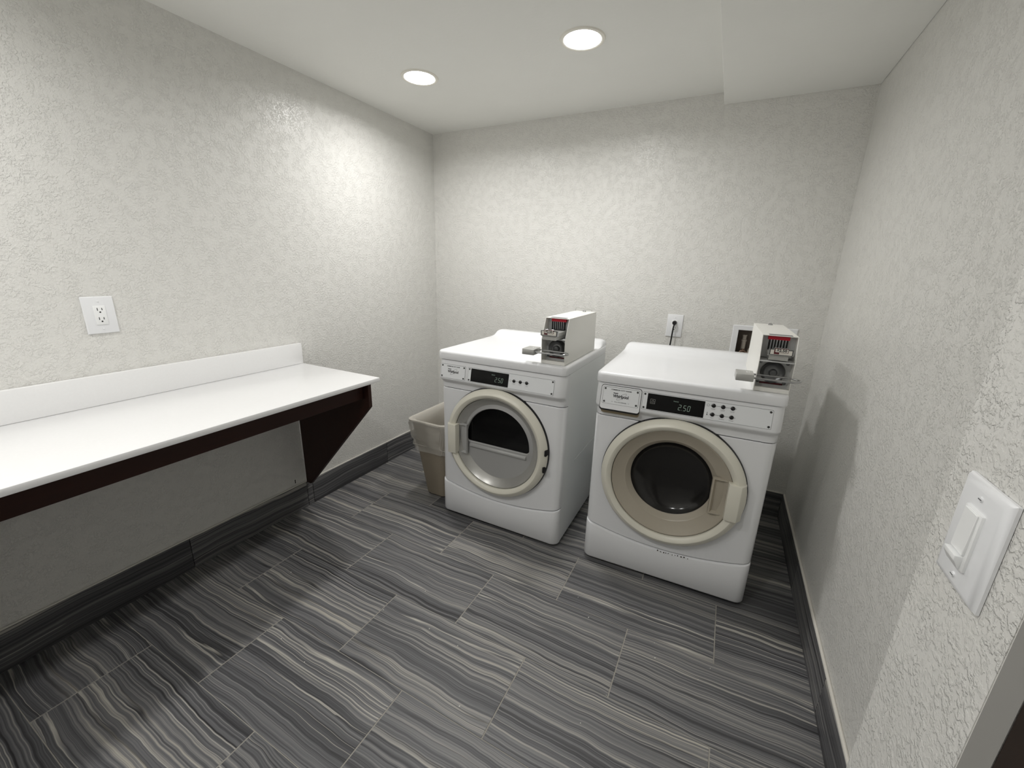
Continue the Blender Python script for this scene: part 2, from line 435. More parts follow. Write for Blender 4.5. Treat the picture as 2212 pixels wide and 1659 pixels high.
# ------------------------------------------------------------------ outlets, switch
def cover_plate(mb, w_, h_, d, bev):
    """plate in local XZ, facing -Y"""
    a, b_ = w_/2, h_/2
    rows = [[(-a, 0, -b_), (a, 0, -b_), (a, 0, b_), (-a, 0, b_)],
            [(-a, -d*.35, -b_), (a, -d*.35, -b_), (a, -d*.35, b_), (-a, -d*.35, b_)],
            [(-a+bev*.35, -d*.8, -b_+bev*.35), (a-bev*.35, -d*.8, -b_+bev*.35), (a-bev*.35, -d*.8, b_-bev*.35), (-a+bev*.35, -d*.8, b_-bev*.35)],
            [(-a+bev, -d, -b_+bev), (a-bev, -d, -b_+bev), (a-bev, -d, b_-bev), (-a+bev, -d, b_-bev)]]
    mb.grid(rows, closed=True); mb.face(rows[-1])
def outlet(x, y, z, rz, label, w_=.088, h_=.131):
    t = tag(empty('wall_outlet', (x, y, z), rz), label, 'outlet')
    mb = MB(); cover_plate(mb, w_, h_, .0062, .006); mb.build('cover_plate', 'white_plastic', t, smooth=25)
    mb = MB(); mb.box(-.0165, -.0085, -.0335, .0165, -.004, .0335, .0012, 2); rec = mb.build('receptacle', 'white_plastic2', t)
    for s in (1, -1):
        zz = s*.0165
        for dx, hh in ((-.0063, .0095), (.0063, .0078)):
            mb = MB(); mb.box(dx-.001, -.0089, zz+.005-hh/2, dx+.001, -.0084, zz+.005+hh/2); mb.build('slot', 'ink', rec, smooth=0)
        mb = MB(); mb.lathe([(0, -.0089), (.0026, -.0089), (.0026, -.0084)], (0, 0, zz-.0055), 'y', 16); mb.build('ground_hole', 'ink', rec)
    for s in (1, -1):
        mb = MB(); mb.lathe([(0, -.0078), (.0024, -.0076), (.0032, -.006)], (0, 0, s*.0485), 'y', 16); mb.build('screw', 'white_plastic', t)
    return t
outlet(.0005, -1.9675, 1.163, PI/2, 'white double outlet on the left wall above the counter backsplash')
outlet(1.748, -.0005, 1.063, 0, 'white outlet on the back wall with a black plug in it')
# dimmer switch
sw = tag(empty('dimmer_switch', (XN-.0005, -2.021, 1.090), -PI/2), 'large white dimmer switch on the projecting wall end at the right', 'light switch')
mb = MB(); cover_plate(mb, .090, .130, .0085, .0095); mb.build('cover_plate', 'white_plastic', sw, smooth=40)
mb = MB(); mb.box(-.0175, -.0115, -.0355, .0175, -.006, .0355, .0012, 2); mb.build('frame', 'white_plastic2', sw)
mb = MB(); mb.prism([(-.0112, -.017), (-.0142, -.017), (-.0132, .0335), (-.0112, .0335)], 'x', -.0128, .0128, .0005, 1); mb.build('paddle', 'white_plastic2', sw)
mb = MB(); mb.prism([(-.0112, -.034), (-.0135, -.034), (-.0185, -.0245), (-.0190, -.0185), (-.0112, -.0185)], 'x', -.0128, .0128, .0008, 2); mb.build('slider', 'white_plastic2', sw)
for s in (1, -1):
    mb = MB(); mb.lathe([(0, -.0102), (.0026, -.0100), (.0036, -.0082)], (0, 0, s*.0485), 'y', 18); so = mb.build('screw', 'white_plastic', sw)
    mb = MB(); mb.box(-.0028, -.0105, s*.0485-.0005, .0028, -.0100, s*.0485+.0005); mb.build('screw_slot', 'grey_ink', so, smooth=0)
# plug and cord on the back outlet
pc = tag(empty('power_cord', (1.748, -.009, 1.082)), 'black plug and cord hanging from the back wall outlet behind the washer', 'power cord')
mb = MB(); mb.lathe([(.0, -.03), (.009, -.029), (.0125, -.022), (.0125, -.008), (.0115, -.0005), (0, -.0005)], (0, 0, 0), 'y', 20); mb.build('plug', 'black', pc)
pts = [(0, -.018, -.006), (-.001, -.022, -.016), (-.003, -.024, -.035), (-.006, -.026, -.10), (-.010, -.03, -.18), (-.012, -.035, -.30), (-.01, -.04, -.50), (.01, -.05, -.75), (.05, -.055, -1.05)]
def smooth_path(p, n=6):
    p = [Vector(q) for q in p]; out = []
    for i in range(len(p)-1):
        a, b_, c, d = p[max(i-1, 0)], p[i], p[i+1], p[min(i+2, len(p)-1)]
        for k in range(n):
            t = k/n
            out.append(.5*((2*b_)+(c-a)*t+(2*a-5*b_+4*c-d)*t*t+(3*b_-a-3*c+d)*t**3))
    out.append(p[-1]); return out
mb = MB(); mb.tube(smooth_path(pts), .0042, 10); mb.build('cable', 'black', pc)

# ------------------------------------------------------------------ washer supply box in the back wall
sb = tag(empty('washer_supply_box', (2.207, 0, .98)), 'white framed recessed water valve box in the back wall behind the washer', 'valve box')
ox, oz = -2.207, -.98
mb = MB()
fx0, fx1, fz0, fz1 = 2.055+ox, 2.359+ox, .887+oz, 1.0965+oz
ix0, ix1, iz0, iz1 = bx0+ox+.001, bx1+ox-.001, bz0+oz+.001, bz1+oz-.001
rows = [[(fx0, -.0005, fz0), (fx1, -.0005, fz0), (fx1, -.0005, fz1), (fx0, -.0005, fz1)],
        [(fx0, -.004, fz0), (fx1, -.004, fz0), (fx1, -.004, fz1), (fx0, -.004, fz1)],
        [(fx0+.004, -.007, fz0+.004), (fx1-.004, -.007, fz0+.004), (fx1-.004, -.007, fz1-.004), (fx0+.004, -.007, fz1-.004)],
        [(ix0, -.006, iz0), (ix1, -.006, iz0), (ix1, -.006, iz1), (ix0, -.006, iz1)],
        [(ix0, .012, iz0), (ix1, .012, iz0), (ix1, .012, iz1), (ix0, .012, iz1)]]
mb.grid(rows, closed=True); mb.build('frame', 'white_plastic', sb, smooth=0)
mb = MB(); a = .001
mb.grid([[(ix0+a, .012, iz0+a), (ix1-a, .012, iz0+a), (ix1-a, .012, iz1-a), (ix0+a, .012, iz1-a)],
         [(ix0+a, .09, iz0+a), (ix1-a, .09, iz0+a), (ix1-a, .09, iz1-a), (ix0+a, .09, iz1-a)]], closed=True)
mb.face([(ix0+a, .09, iz0+a), (ix1-a, .09, iz0+a), (ix1-a, .09, iz1-a), (ix0+a, .09, iz1-a)])
mb.build('box_liner', 'box_in', sb, smooth=0)
for dx in (-.085, .03):
    mb = MB(); mb.lathe([(.011, -.03), (.011, .02), (.014, .022), (.014, .03), (.010, .032), (.010, .05), (.012, .052), (.012, .058), (0, .058)], (dx, .05, 0), 'z', 16); st = mb.build('supply_pipe', 'pipe', sb)
    mb = MB(); mb.lathe([(0, -.024), (.012, -.024), (.017, -.02), (.017, -.008), (.013, .0), (.010, .02), (0, .02)], (dx, .03, -.045), 'y', 20)
    mb.lathe([(.009, -.02), (.009, .03)], (dx, .045, -.05), 'z', 12, cap=True)
    va = mb.build('valve', 'brass', sb)
    mb = MB(); mb.lathe([(.019, -.027), (.022, -.024), (.019, -.021), (.016, -.024), (.019, -.027)], (dx, .03, -.045), 'y', 24); mb.box(dx-.018, .003, -.047, dx+.018, .008, -.043); mb.build('valve_wheel', 'brass', va)
mb = MB(); mb.tube([(-.085, .04, -.04), (.03, .04, -.04)], .006, 10); mb.build('crossbar', 'brass', sb)
for dx in (-.055, -.028, 0.0):
    mb = MB(); mb.lathe([(.006, -.05), (.006, -.022), (.003, -.02), (.003, -.012), (0, -.012)], (dx, .03, 0), 'z', 12); mb.build('fitting', 'pipe', sb)

# ------------------------------------------------------------------ trash can and liner
def bin_ring(z, l, r_, f, bk, rad, n=5): return [(x, y, z) for x, y in rrect(l, f, r_, bk, rad, n)]
BX, BY = .60, -.66
bn = tag(empty('trash_can', (BX, BY, 0)), 'beige plastic trash can squeezed between the left wall and the dryer', 'trash can')
def bin_prof(z, e=0.):
    t = z/.5
    l = .513+(.447-.513)*t-e; r_ = .655+(.700-.655)*t+e
    f = -.815+(-.872+.815)*t-e; bk = -.53+(-.485+.53)*t+e
    return [(x-BX, y-BY, z) for x, y in rrect(l, f, r_, bk, .03+.012*t, 5)]
mb = MB()
zs = [.004, .012, .1, .2, .3, .4, .488]
rows = [bin_prof(.004, -.008)]+[bin_prof(z) for z in zs[1:]]
inner = [bin_prof(z, -.004) for z in (.488, .3, .1, .016)]
mb.grid(rows+inner, closed=True); mb.face(rows[0]); mb.face(inner[-1])
mb.build('body', 'bin', bn)
mb = MB()
mb.grid([bin_prof(.484, .0), bin_prof(.484, .009), bin_prof(.490, .012), bin_prof(.498, .011), bin_prof(.502, .006), bin_prof(.500, -.001), bin_prof(.490, -.004)], closed=True)
mb.build('rim', 'bin', bn)
lb = tag(empty('trash_bag', (BX, BY, .505)), 'clear crinkled liner bag folded over the beige trash can rim', 'trash bag')
rng = random.Random(3)
def crumple(ring, amp, ph):
    out = []; n = len(ring)
    cx = sum(p[0] for p in ring)/n; cy = sum(p[1] for p in ring)/n
    for i, p in enumerate(ring):
        a = 2*PI*i/n
        k = amp*(math.sin(7*a+ph)+.7*math.sin(13*a+2.3*ph)+.5*math.sin(23*a-1.7*ph))
        d = Vector((p[0]-cx, p[1]-cy, 0)); d.normalize()
        out.append((p[0]+d.x*k, p[1]+d.y*k, p[2]-.505+.004*math.sin(5*a+ph)*(1 if amp else 0)))
    return out
def dense(ring, m=4):
    out = []
    for i in range(len(ring)):
        a, b_ = Vector(ring[i]), Vector(ring[(i+1) % len(ring)])
        for k in range(m): out.append(tuple(a.lerp(b_, k/m)))
    return out
rows = []
for i, z in enumerate((.305, .33, .35, .37, .39, .41, .43, .45, .47)):
    rows.append(crumple(dense(bin_prof(z, .011+.004*(i > 3))), .0032+.0012*(i % 3), .55*i))
rows += [crumple(dense(bin_prof(.488, .0145)), 0, 0), crumple(dense(bin_prof(.500, .0135)), 0, 0), crumple(dense(bin_prof(.5045, .006)), 0, 0), crumple(dense(bin_prof(.502, -.003)), 0, 0)]
for i, z in enumerate((.47, .44, .40, .36, .30)):
    rows.append(crumple(dense(bin_prof(z, -.016)), .005, .8*i))
mb = MB(); mb.grid(rows, closed=True); mb.build('bag_film', 'liner', lb, smooth=60)
mb = MB(); mb.tube(smooth_path([(p[0], p[1], p[2]) for p in crumple(dense(bin_prof(.345, .0165), 2), .0008, 2)], 2), .0013, 5); mb.build('hem', 'liner', lb)

# ------------------------------------------------------------------ the two front-load machines
MW, VB = .70, .045
RC = .038
def plan(d, r=RC, us=None, na=7):
    """front outline in (u, v): left side, corner, front at v=-d, corner, right side"""
    pts = [(0, VB)]
    for i in range(na+1):
        a = PI+PI/2*i/na
        pts.append((r+r*math.cos(a), -d+r+r*math.sin(a)))
    for u in (us or [r+(MW-2*r)*i/24 for i in range(1, 24)]): pts.append((u, -d))
    for i in range(na+1):
        a = 1.5*PI+PI/2*i/na
        pts.append((MW-r+r*math.cos(a), -d+r+r*math.sin(a)))
    pts.append((MW, VB)); return pts
def wrap(mb, rows, cap=True):
    """rows: (height function or number, bulge, outward spread)"""
    RR = []
    for z, d in rows:
        p = plan(d)
        RR.append([(u, v, z(u) if callable(z) else z) for u, v in p])
    mb.grid(RR)
    if cap:
        for r_ in (RR[0], RR[-1]): mb.grid([r_, [(u, VB, z) for u, v, z in r_]])
DUC, DZC = .345, .503
def toe_z(u): return .166+.050*((u-.35)/.35)**2
def facev(z): return -(.031-.018*(z-.812)/(.093))      # sloping face of the console
def plate_poly(mb, pts, d0, d1):
    """thin sheet following the sloping console face; pts in (u, z)"""
    n = len(pts)
    A = [(u, facev(z)-d0, z) for u, z in pts]; B_ = [(u, facev(z)-d1, z) for u, z in pts]
    mb.add(A+B_, [tuple(range(n, 2*n))]+[(i, (i+1) % n, n+(i+1) % n, n+i) for i in range(n)])
TILT = math.atan2(.018, .093)
def face_matrix(u, z, d=.0):
    """frame on the console face: X along u, Y up the slope, Z outwards"""
    m = Matrix.Identity(4)
    X = Vector((1, 0, 0)); Y = Vector((0, math.sin(TILT), math.cos(TILT))); Z = Vector((0, -math.cos(TILT), math.sin(TILT)))
    for i in range(3): m[i][0], m[i][1], m[i][2] = X[i], Y[i], Z[i]
    p = Vector((u, facev(z), z))+Z*d
    m[0][3], m[1][3], m[2][3] = p
    return m
def fstrip(mb, u0, z0, u1, z1, wd, d0, d1):
    a = Vector((u0, z0)); b_ = Vector((u1, z1)); t = (b_-a).normalized(); nn = Vector((-t.y, t.x))*wd/2
    plate_poly(mb, [tuple(a+nn), tuple(a-nn), tuple(b_-nn), tuple(b_+nn)], d0, d1)
def seven(mb, ch, u, z, h, wd, th, sl, d0, d1):
    seg = {'2': 'abged', '5': 'afgcd', '0': 'abcdef'}[ch]
    def P(x, y): return (u+x+sl*y, z+y)
    g = th*.35; hh = h/2
    L = {'a': ((g, h), (wd-g, h)), 'd': ((g, 0), (wd-g, 0)), 'g': ((g, hh), (wd-g, hh)),
         'f': ((0, hh+g), (0, h-g)), 'b': ((wd, hh+g), (wd, h-g)), 'e': ((0, g), (0, hh-g)), 'c': ((wd, g), (wd, hh-g))}
    for s in seg:
        (x0, y0), (x1, y1) = L[s]; a = P(x0, y0); b_ = P(x1, y1)
        fstrip(mb, a[0], a[1], b_[0], b_[1], th, d0, d1)
def face_disc(mb, u, z, r, d0, d1, n=20, dome=0.):
    mt = face_matrix(u, z)
    prof = [(r, d0), (r, d1*.8), (r*.8, d1), (0, d1+dome)]
    V = []; F = []
    for rr, h in prof:
        for i in range(n): V.append(mt @ Vector((rr*math.cos(2*PI*i/n), rr*math.sin(2*PI*i/n), h)))
    for j in range(len(prof)-1):
        for i in range(n): F.append((j*n+i, j*n+(i+1) % n, (j+1)*n+(i+1) % n, (j+1)*n+i))
    mb.add(V, F)
def logo_into(mb, u, z, s, small, bottom, d):
    text_into(mb, small, .0060*s, face_matrix(u, z+.0235, d), sx=1.05, bold=.0002)
    text_into(mb, 'Whirlpool', .0180*s, face_matrix(u+.001, z-.006, d), sx=.86, bold=.0005)
    # peaked bar above the W
    mt = face_matrix(u-.0215*s, z+.0115, d)
    pts = [(-.0115, .0005), (-.008, .0022), (0, .0012), (.008, .0022), (.0115, .0005), (.008, -.0012), (0, -.002), (-.008, -.0012)]
    mb.add([mt @ Vector((x*s, y*s, .0002)) for x, y in pts], [tuple(range(8))])
    # slanting ring swept through the name
    mt = face_matrix(u+.004*s, z-.001, d); ring = []
    for i in range(40):
        a = 2*PI*i/40; x, y = .024*math.cos(a), .0062*math.sin(a); c, s_ = math.cos(R(38)), math.sin(R(38))
        ring.append(mt @ Vector(((x*c-y*s_)*s, (x*s_+y*c)*s, .0002)))
    mb.tube(ring, .00035*s, 5, closed=True)
    if bottom:
        text_into(mb, bottom, .0050*s, face_matrix(u+.002, z-.0265, d), sx=1.05)
        for du in (-.033, .036):
            fstrip(mb, u+du-.0025, z-.0225, u+du, z-.0255, .0006, d, d+.0002); fstrip(mb, u+du+.0025, z-.0225, u+du, z-.0255, .0006, d, d+.0002)

def machine(kind, loc, rz, label):
    washer = kind == 'washer'
    t = tag(empty('washing_machine' if washer else 'clothes_dryer', loc, rz), label, 'washing machine' if washer else 'dryer')
    # cabinet shell: sides, back, base
    mb = MB()
    mb.box(.0015, VB+.001, .014, .012, .655, .906, .001, 1); mb.box(MW-.012, VB+.001, .014, MW-.0015, .655, .906, .001, 1)
    mb.box(.012, .645, .03, MW-.012, .655, .906); mb.box(.012, VB+.002, .02, MW-.012, .645, .03)
    mb.build('cabinet', 'enamel_side', t, smooth=0)
    # embossed rectangle and grooves on the visible side sheet
    if not washer:
        mb = MB(); mb.prism([(.20, .40), (.60, .40), (.60, .412), (.20, .412)], 'x', MW-.0018, MW+.0005, .0005, 1); mb.build('side_rib', 'enamel_side', t)
    for a, b_ in ((.07, .12), (MW-.07, .12), (.07, .58), (MW-.07, .58)):
        mb = MB(); mb.lathe([(.018, 0.0005), (.02, .006), (.011, .008), (.011, .021)], (a, b_, 0), 'z', 16, cap=True); mb.build('foot', 'black', t)
    # toe panel
    mb = MB()
    wrap(mb, [(.014, -.006), (.018, 0), (.026, .006), (lambda u: toe_z(u)-.009, .008), (lambda u: toe_z(u)-.004, .0055), (lambda u: toe_z(u)-.0015, -.001), (lambda u: toe_z(u)-.001, -.008)])
    mb.build('toe_panel', 'enamel', t, smooth=40)
    # front panel with the round door opening
    RH = .238
    us = sorted(set([RC+(MW-2*RC)*i/28 for i in range(1, 28)]+[DUC+RH*math.cos(PI*i/36) for i in range(37)]))
    us = [u for u in us if RC+.002 < u < MW-RC-.002]
    P_ = plan(0, us=us); P3 = plan(-.006, us=us)
    def lo(u): return toe_z(u)+.0045
    mb = MB(); TOP = .7475
    for i in range(len(P_)-1):
        (u0, v0), (u1, v1) = P_[i], P_[i+1]; w0, w1 = P3[i][1], P3[i+1][1]
        mb.add([(u0, v0, TOP), (u1, v1, TOP), (u1, w1, .7518), (u0, w0, .7518)], [(0, 1, 2, 3)])
        mb.add([(u0, v0, lo(u0)), (u1, v1, lo(u1)), (u1, w1, lo(u1)-.003), (u0, w0, lo(u0)-.003)], [(0, 1, 2, 3)])
        um = (u0+u1)/2
        if abs(um-DUC) < RH:
            h0 = math.sqrt(max(0, RH**2-(u0-DUC)**2)); h1 = math.sqrt(max(0, RH**2-(u1-DUC)**2))
            mb.add([(u0, v0, lo(u0)), (u1, v1, lo(u1)), (u1, v1, DZC-h1), (u0, v0, DZC-h0)], [(0, 1, 2, 3)])
            mb.add([(u0, v0, DZC+h0), (u1, v1, DZC+h1), (u1, v1, TOP), (u0, v0, TOP)], [(0, 1, 2, 3)])
        else:
            mb.add([(u0, v0, lo(u0)), (u1, v1, lo(u1)), (u1, v1, TOP), (u0, v0, TOP)], [(0, 1, 2, 3)])
    bmesh.ops.remove_doubles(mb.bm, verts=mb.bm.verts, dist=2e-5)
    mb.build('front_panel', 'enamel', t, smooth=40)
    # added backing sheet, coloured dark to stand in for shade inside the seams
    mb = MB(); mb.box(.013, VB-.002, .03, .10, VB, .905); mb.box(MW-.10, VB-.002, .03, MW-.013, VB, .905); mb.box(.10, VB-.002, .765, MW-.10, VB, .905); mb.box(.10, VB-.002, .03, MW-.10, VB, .245)
    mb.build('seam_shade_sheet', 'dark_gap', t, smooth=0)
    # console
    mb = MB()
    wrap(mb, [(.7545, -.004), (.757, 0.), (.776, .001), (.786, .005), (.794, .013), (.800, .023), (.806, .0295), (.812, .031), (.9045, .0132), (.906, .010)])
    mb.build('console', 'enamel', t, smooth=40)
    # top panel with rounded edges and raised rear lip
    mb = MB()
    def ring(e, z, rr): return [(x, y, z) for x, y in rrect(-.003+e, -.023+e, MW+.003-e, .66-e, rr, 6)]
    rr_ = [ring(.006, .9088, .026), ring(.001, .9095, .030), ring(0, .912, .031), ring(.0005, .940, .031), ring(.002, .9455, .030), ring(.005, .9498, .028), ring(.0095, .952, .025), ring(.015, .9527, .02), ring(.03, .952, .016)]
    mb.grid(rr_, closed=True); mb.face(rr_[-1]); mb.face(rr_[0])
    prof = [(.455, .9505), (.505, .9525), (.535, .955), (.556, .960), (.570, .968), (.579, .977), (.587, .9825), (.598, .9855), (.612, .9865), (.640, .986), (.651, .982), (.657, .972), (.659, .951)]
    def lip(u, k): return [(u, .455+(v-.455)*(1 if k else 1), .9505+(z-.9505)*k) for v, z in prof]
    L_ = [lip(.002, .35), lip(.005, .62), lip(.011, .83), lip(.02, .95), lip(.034, 1), lip(.2, 1), lip(.35, 1), lip(.5, 1), lip(MW-.034, 1), lip(MW-.02, .95), lip(MW-.011, .83), lip(MW-.005, .62), lip(MW-.002, .35)]
    mb.grid(L_); mb.face(L_[0]); mb.face(L_[-1])
    mb.build('top_panel', 'enamel', t, smooth=50)

    # plates on the console
    if washer:
        n0, n1, l0, l1 = .034, .185, .198, .662
        zt, zb = .891, .8195
        # dispenser drawer
        mb = MB(); plate_poly(mb, rrect(.0245, .790, .1935, .8985, .012, 5), .0002, .0008); mb.build('drawer_gap', 'dark_gap', t, smooth=0)
        mb = MB(); plate_poly(mb, rrect(.0265, .797, .1915, .8965, .011, 5), .0002, .0022); dr = mb.build('dispenser_drawer', 'enamel', t, smooth=30)
        mb = MB(); mb.prism([(x, z) for x, z in rrect(.028, .772, .190, .803, .010, 4)], 'y', -.0165, -.004, .002, 1); mb.build('finger_pull', 'pull', t)
        par = dr
    else:
        n0, n1, l0, l1 = .024, .172, .188, .650
        zt, zb = .8845, .8145
        par = t
    e0 = .0022 if washer else .0002
    def plate(name, u0, u1, parent, scr, bord=True, base=.0002):
        mb = MB(); plate_poly(mb, rrect(u0, zb, u1, zt, .004, 3), base, base+.0005); mb.build(name+'_edge', 'plate_line', parent, smooth=0)
        mb = MB(); plate_poly(mb, rrect(u0+.0011, zb+.0011, u1-.0011, zt-.0011, .0035, 3), base, base+.0012); p = mb.build(name, 'plate', parent, smooth=30)
        par2 = parent if parent is not t else p
        for (uu, zz) in scr:
            mb = MB(); face_disc(mb, uu, zz, .0042, base+.0010, base+.0032, 14)
            mb.build('screw', 'screw', par2)
        return p, par2
    iy = .0085
    npl, npar = plate('nameplate', n0, n1, par, [(n0+iy, zt-iy), (n1-iy, zt-iy), (n0+iy, zb+iy), (n1-iy, zb+iy)], base=e0)
    mb = MB()
    logo_into(mb, (n0+n1)/2, (zt+zb)/2, 1.0, 'COMMERCIAL DUTY WASHER' if washer else 'COMMERCIAL DUTY DRYER', 'PULL FOR DISPENSER' if washer else None, e0+.0014)
    mb.build('lettering', 'ink', npar, smooth=0)
    pl, ppar = plate('control_plate', l0, l1, t, [(l0+iy, zt-iy), (l0+iy, zb+iy), (l1-iy, zt-iy), (l1-iy, zb+iy)])
    s0, s1 = (.2175, .4325) if washer else (.2065, .4175)
    mb = MB(); plate_poly(mb, rrect(s0, zb+.0035, s1, zt-.0035, .0012, 2), .0012, .0022); mb.build('display', 'screen', pl, smooth=0)
    # price digits
    mb = MB(); zc = (zt+zb)/2
    du = s0+(.121 if washer else .138); dz = zc-(.0165 if washer else .0150)
    uu = du
    for ch in '2.50':
        if ch == '.':
            face_disc(mb, uu-.0022, dz, .0011, .0022, .0025, 8); uu += .0035; continue
        seven(mb, ch, uu, dz, .0205, .0085, .0017, .10, .0022, .0025); uu += .0150
    text_into(mb, 'PRICE', .0062, face_matrix(du-.011, dz+.0285, .0024), sx=1.2)
    mb.build('price_digits', 'digit', pl, smooth=0)
    if washer:
        mb = MB(); a, b_ = s0+.013, zc-.0075
        for q in ((a, b_, a+.018, b_), (a, b_+.018, a+.018, b_+.018), (a, b_, a, b_+.018), (a+.018, b_, a+.018, b_+.018), (a, b_+.004, a+.018, b_+.004)): fstrip(mb, *q, .0014, .0022, .0025)
        fstrip(mb, a+.003, b_+.008, a+.010, b_+.014, .0016, .0022, .0025); fstrip(mb, a+.010, b_+.014, a+.015, b_+.009, .0022, .0022, .0025); fstrip(mb, a+.004, b_+.009, a+.015, b_+.009, .0012, .0022, .0025)
        mb.build('display_logo', 'digit_dim', pl, smooth=0)
    # buttons joined by a thin line, tiny captions as rules
    rows_ = [(.463, .8755), (.463, .8415)] if washer else [(.447, .8525)]
    mk = MB(); cap = MB()
    for bi, (bu, bz) in enumerate(rows_):
        fstrip(mk, bu-.011, bz, bu+.0795, bz, .0011, .0012, .0015)
        for q in range(3):
            mb = MB(); face_disc(mb, bu+.0332*q, bz, .0078, .0012, .0040, 20, .0012); mb.build('button', 'button', pl)
            if washer and bi == 1:
                text_into(cap, ('HOT', 'WARM', 'COLD')[q], .0044, face_matrix(bu+.0332*q, bz-.0145, .0014), sx=1.3)
            else:
                fstrip(cap, bu+.0332*q-.008, bz-.0115, bu+.0332*q+.008, bz-.0115, .0010, .0012, .0014)
                fstrip(cap, bu+.0332*q-.0065, bz-.0150, bu+.0332*q+.0065, bz-.0150, .0010, .0012, .0014)
        # pictogram at the left of the row
        if bi == 0:
            rg = [face_matrix(bu-.0185, bz, .0014) @ Vector((.0042*math.cos(2*PI*i/20), .0046*math.sin(2*PI*i/20), 0)) for i in range(20)]
            mk.tube(rg, .0004, 4, closed=True)
        else:
            fstrip(mk, bu-.0185, bz-.002, bu-.0185, bz+.0075, .0016, .0012, .0015); face_disc(mk, bu-.0185, bz-.0035, .0022, .0012, .0016, 10)
    mk.build('button_line', 'ink', pl, smooth=0); cap.build('button_caption', 'grey_ink', pl, smooth=0)['kind'] = 'stuff'

    # ---- door
    mb = MB(); mb.lathe([(.2405, .004), (.2925, .004), (.2925, -.003), (.290, -.012), (.280, -.012)], (DUC, 0, DZC), 'y', 96)
    mb.build('door_gasket', 'black', t)
    mb = MB(); mb.lathe([(.289, -.004), (.2885, -.018), (.285, -.026), (.2655, -.0415), (.262, -.0425), (.258, -.0415), (.2445, -.0325), (.2425, -.029), (.2425, -.012)], (DUC, 0, DZC), 'y', 112)
    d = mb.build('door', 'cream', t, smooth=28)
    mb = MB(); mb.lathe([(.2424, -.020), (.2405, -.020), (.2395, -.016)], (DUC, 0, DZC), 'y', 96); mb.build('inner_seam', 'dark_gap', d)
    if washer:
        mb = MB(); mb.lathe([(.2404, -.021), (.236, -.022), (.192, .008), (.188, .009)], (DUC, 0, DZC), 'y', 96); mb.build('inner_band', 'taupe', d, smooth=28)
        mb = MB(); mb.lathe([(.188, .009), (.184, .012), (.170, .036), (.167, .038)], (DUC, 0, DZC), 'y', 96); mb.build('inner_lip', 'taupe', d, smooth=28)
        mb = MB(); mb.lathe([(.1675, .036), (.158, .050), (.145, .060), (.125, .069), (.10, .077), (.07, .083), (.035, .0865), (0, .0875)], (DUC, 0, DZC), 'y', 80); mb.build('door_glass', 'bowl', d, smooth=60)
        hu0, hu1, hz0, hz1 = .562, .6245, .419, .576
        pk0, pk1 = .510, .562
    else:
        mb = MB(); mb.lathe([(.2404, -.021), (.236, -.022), (.203, .010), (.200, .011)], (DUC, 0, DZC), 'y', 96); mb.build('inner_band', 'silver', d, smooth=28)
        # inner plate with D-shaped opening
        cu, cz, rw, zb_ = DUC-.003, DZC-.006, .182, DZC-.026
        def D(off, n=40, rc=.02):
            r_ = rw+off; z0 = zb_-off; pts = []
            a0 = math.asin((z0+rc-cz)/r_) if abs((z0+rc-cz)/r_) < 1 else 0
            for i in range(n+1):
                a = a0+(PI-2*a0)*i/n; pts.append((cu+r_*math.cos(a), cz+r_*math.sin(a)))
            xl = pts[-1][0]; xr = pts[0][0]
            for i in range(1, 7):
                a = PI+PI/2*i/6; pts.append((xl+rc+rc*math.cos(a), z0+rc+rc*math.sin(a)))
            al = math.atan2(z0-DZC, xl+rc-DUC)+2*PI; ar = math.atan2(z0-DZC, xr-rc-DUC)+2*PI
            for i in range(1, 40):
                a = al+(ar-al)*i/40; pts.append((DUC+(z0-DZC)/math.tan(a), z0))
            for i in range(0, 6):
                a = 1.5*PI+PI/2*i/6; pts.append((xr-rc+rc*math.cos(a), z0+rc+rc*math.sin(a)))
            return pts
        dp = D(0); n = len(dp)
        # ring of points on the outer circle along each D direction
        oc = []
        for x, z in dp:
            a = math.atan2(z-DZC, x-DUC); oc.append((DUC+.201*math.cos(a), DZC+.201*math.sin(a)))
        mid = D(.008)
        mb = MB()
        mb.grid([[(x, .011, z) for x, z in oc], [(x, .008, z) for x, z in mid], [(x, .0065, z) for x, z in D(.004)], [(x, .009, z) for x, z in D(.0015)], [(x, .016, z) for x, z in dp]], closed=True)
        mb.build('inner_plate', 'silver_plate', d, smooth=40)
        mb = MB(); mb.face([(x, .0145, z) for x, z in D(.001)]); mb.build('door_window', 'smoked', d, smooth=0)
        mb = MB(); mb.prism([(.011, zb_-.034), (.003, zb_-.032), (.0005, zb_-.024), (.003, zb_-.016), (.011, zb_-.012)], 'x', DUC-.165, DUC+.165, .001, 1); mb.build('ridge', 'silver_plate', d)
        hu0, hu1, hz0, hz1 = .065, .127, .412, .572
        pk0, pk1 = .127, .168
    # pull handle: cream grip with a grey finger pocket beside it
    mb = MB()
    if washer: poly = [(hu0, -.012), (hu0+.0015, -.050), (hu1-.016, -.054), (hu1+.001, -.030), (hu1+.002, -.010)]
    else: poly = [(hu1, -.012), (hu1-.0015, -.050), (hu0+.016, -.054), (hu0-.001, -.030), (hu0-.002, -.010)]
    mb.prism(poly, 'z', hz0, hz1, .0025, 2); mb.build('handle', 'cream', d, smooth=30)
    mb = MB(); pm = 'taupe' if washer else 'silver_plate'
    s = 1 if washer else -1
    a, b_ = (pk0, pk1) if washer else (pk1, pk0)
    # pocket: shallow open tray
    V = []
    def ringp(du, dz, v): return [(a+s*du, v, hz0-.004+dz), (b_, v, hz0-.004+dz), (b_, v, hz1-.004-dz), (a+s*du, v, hz1-.004-dz)]
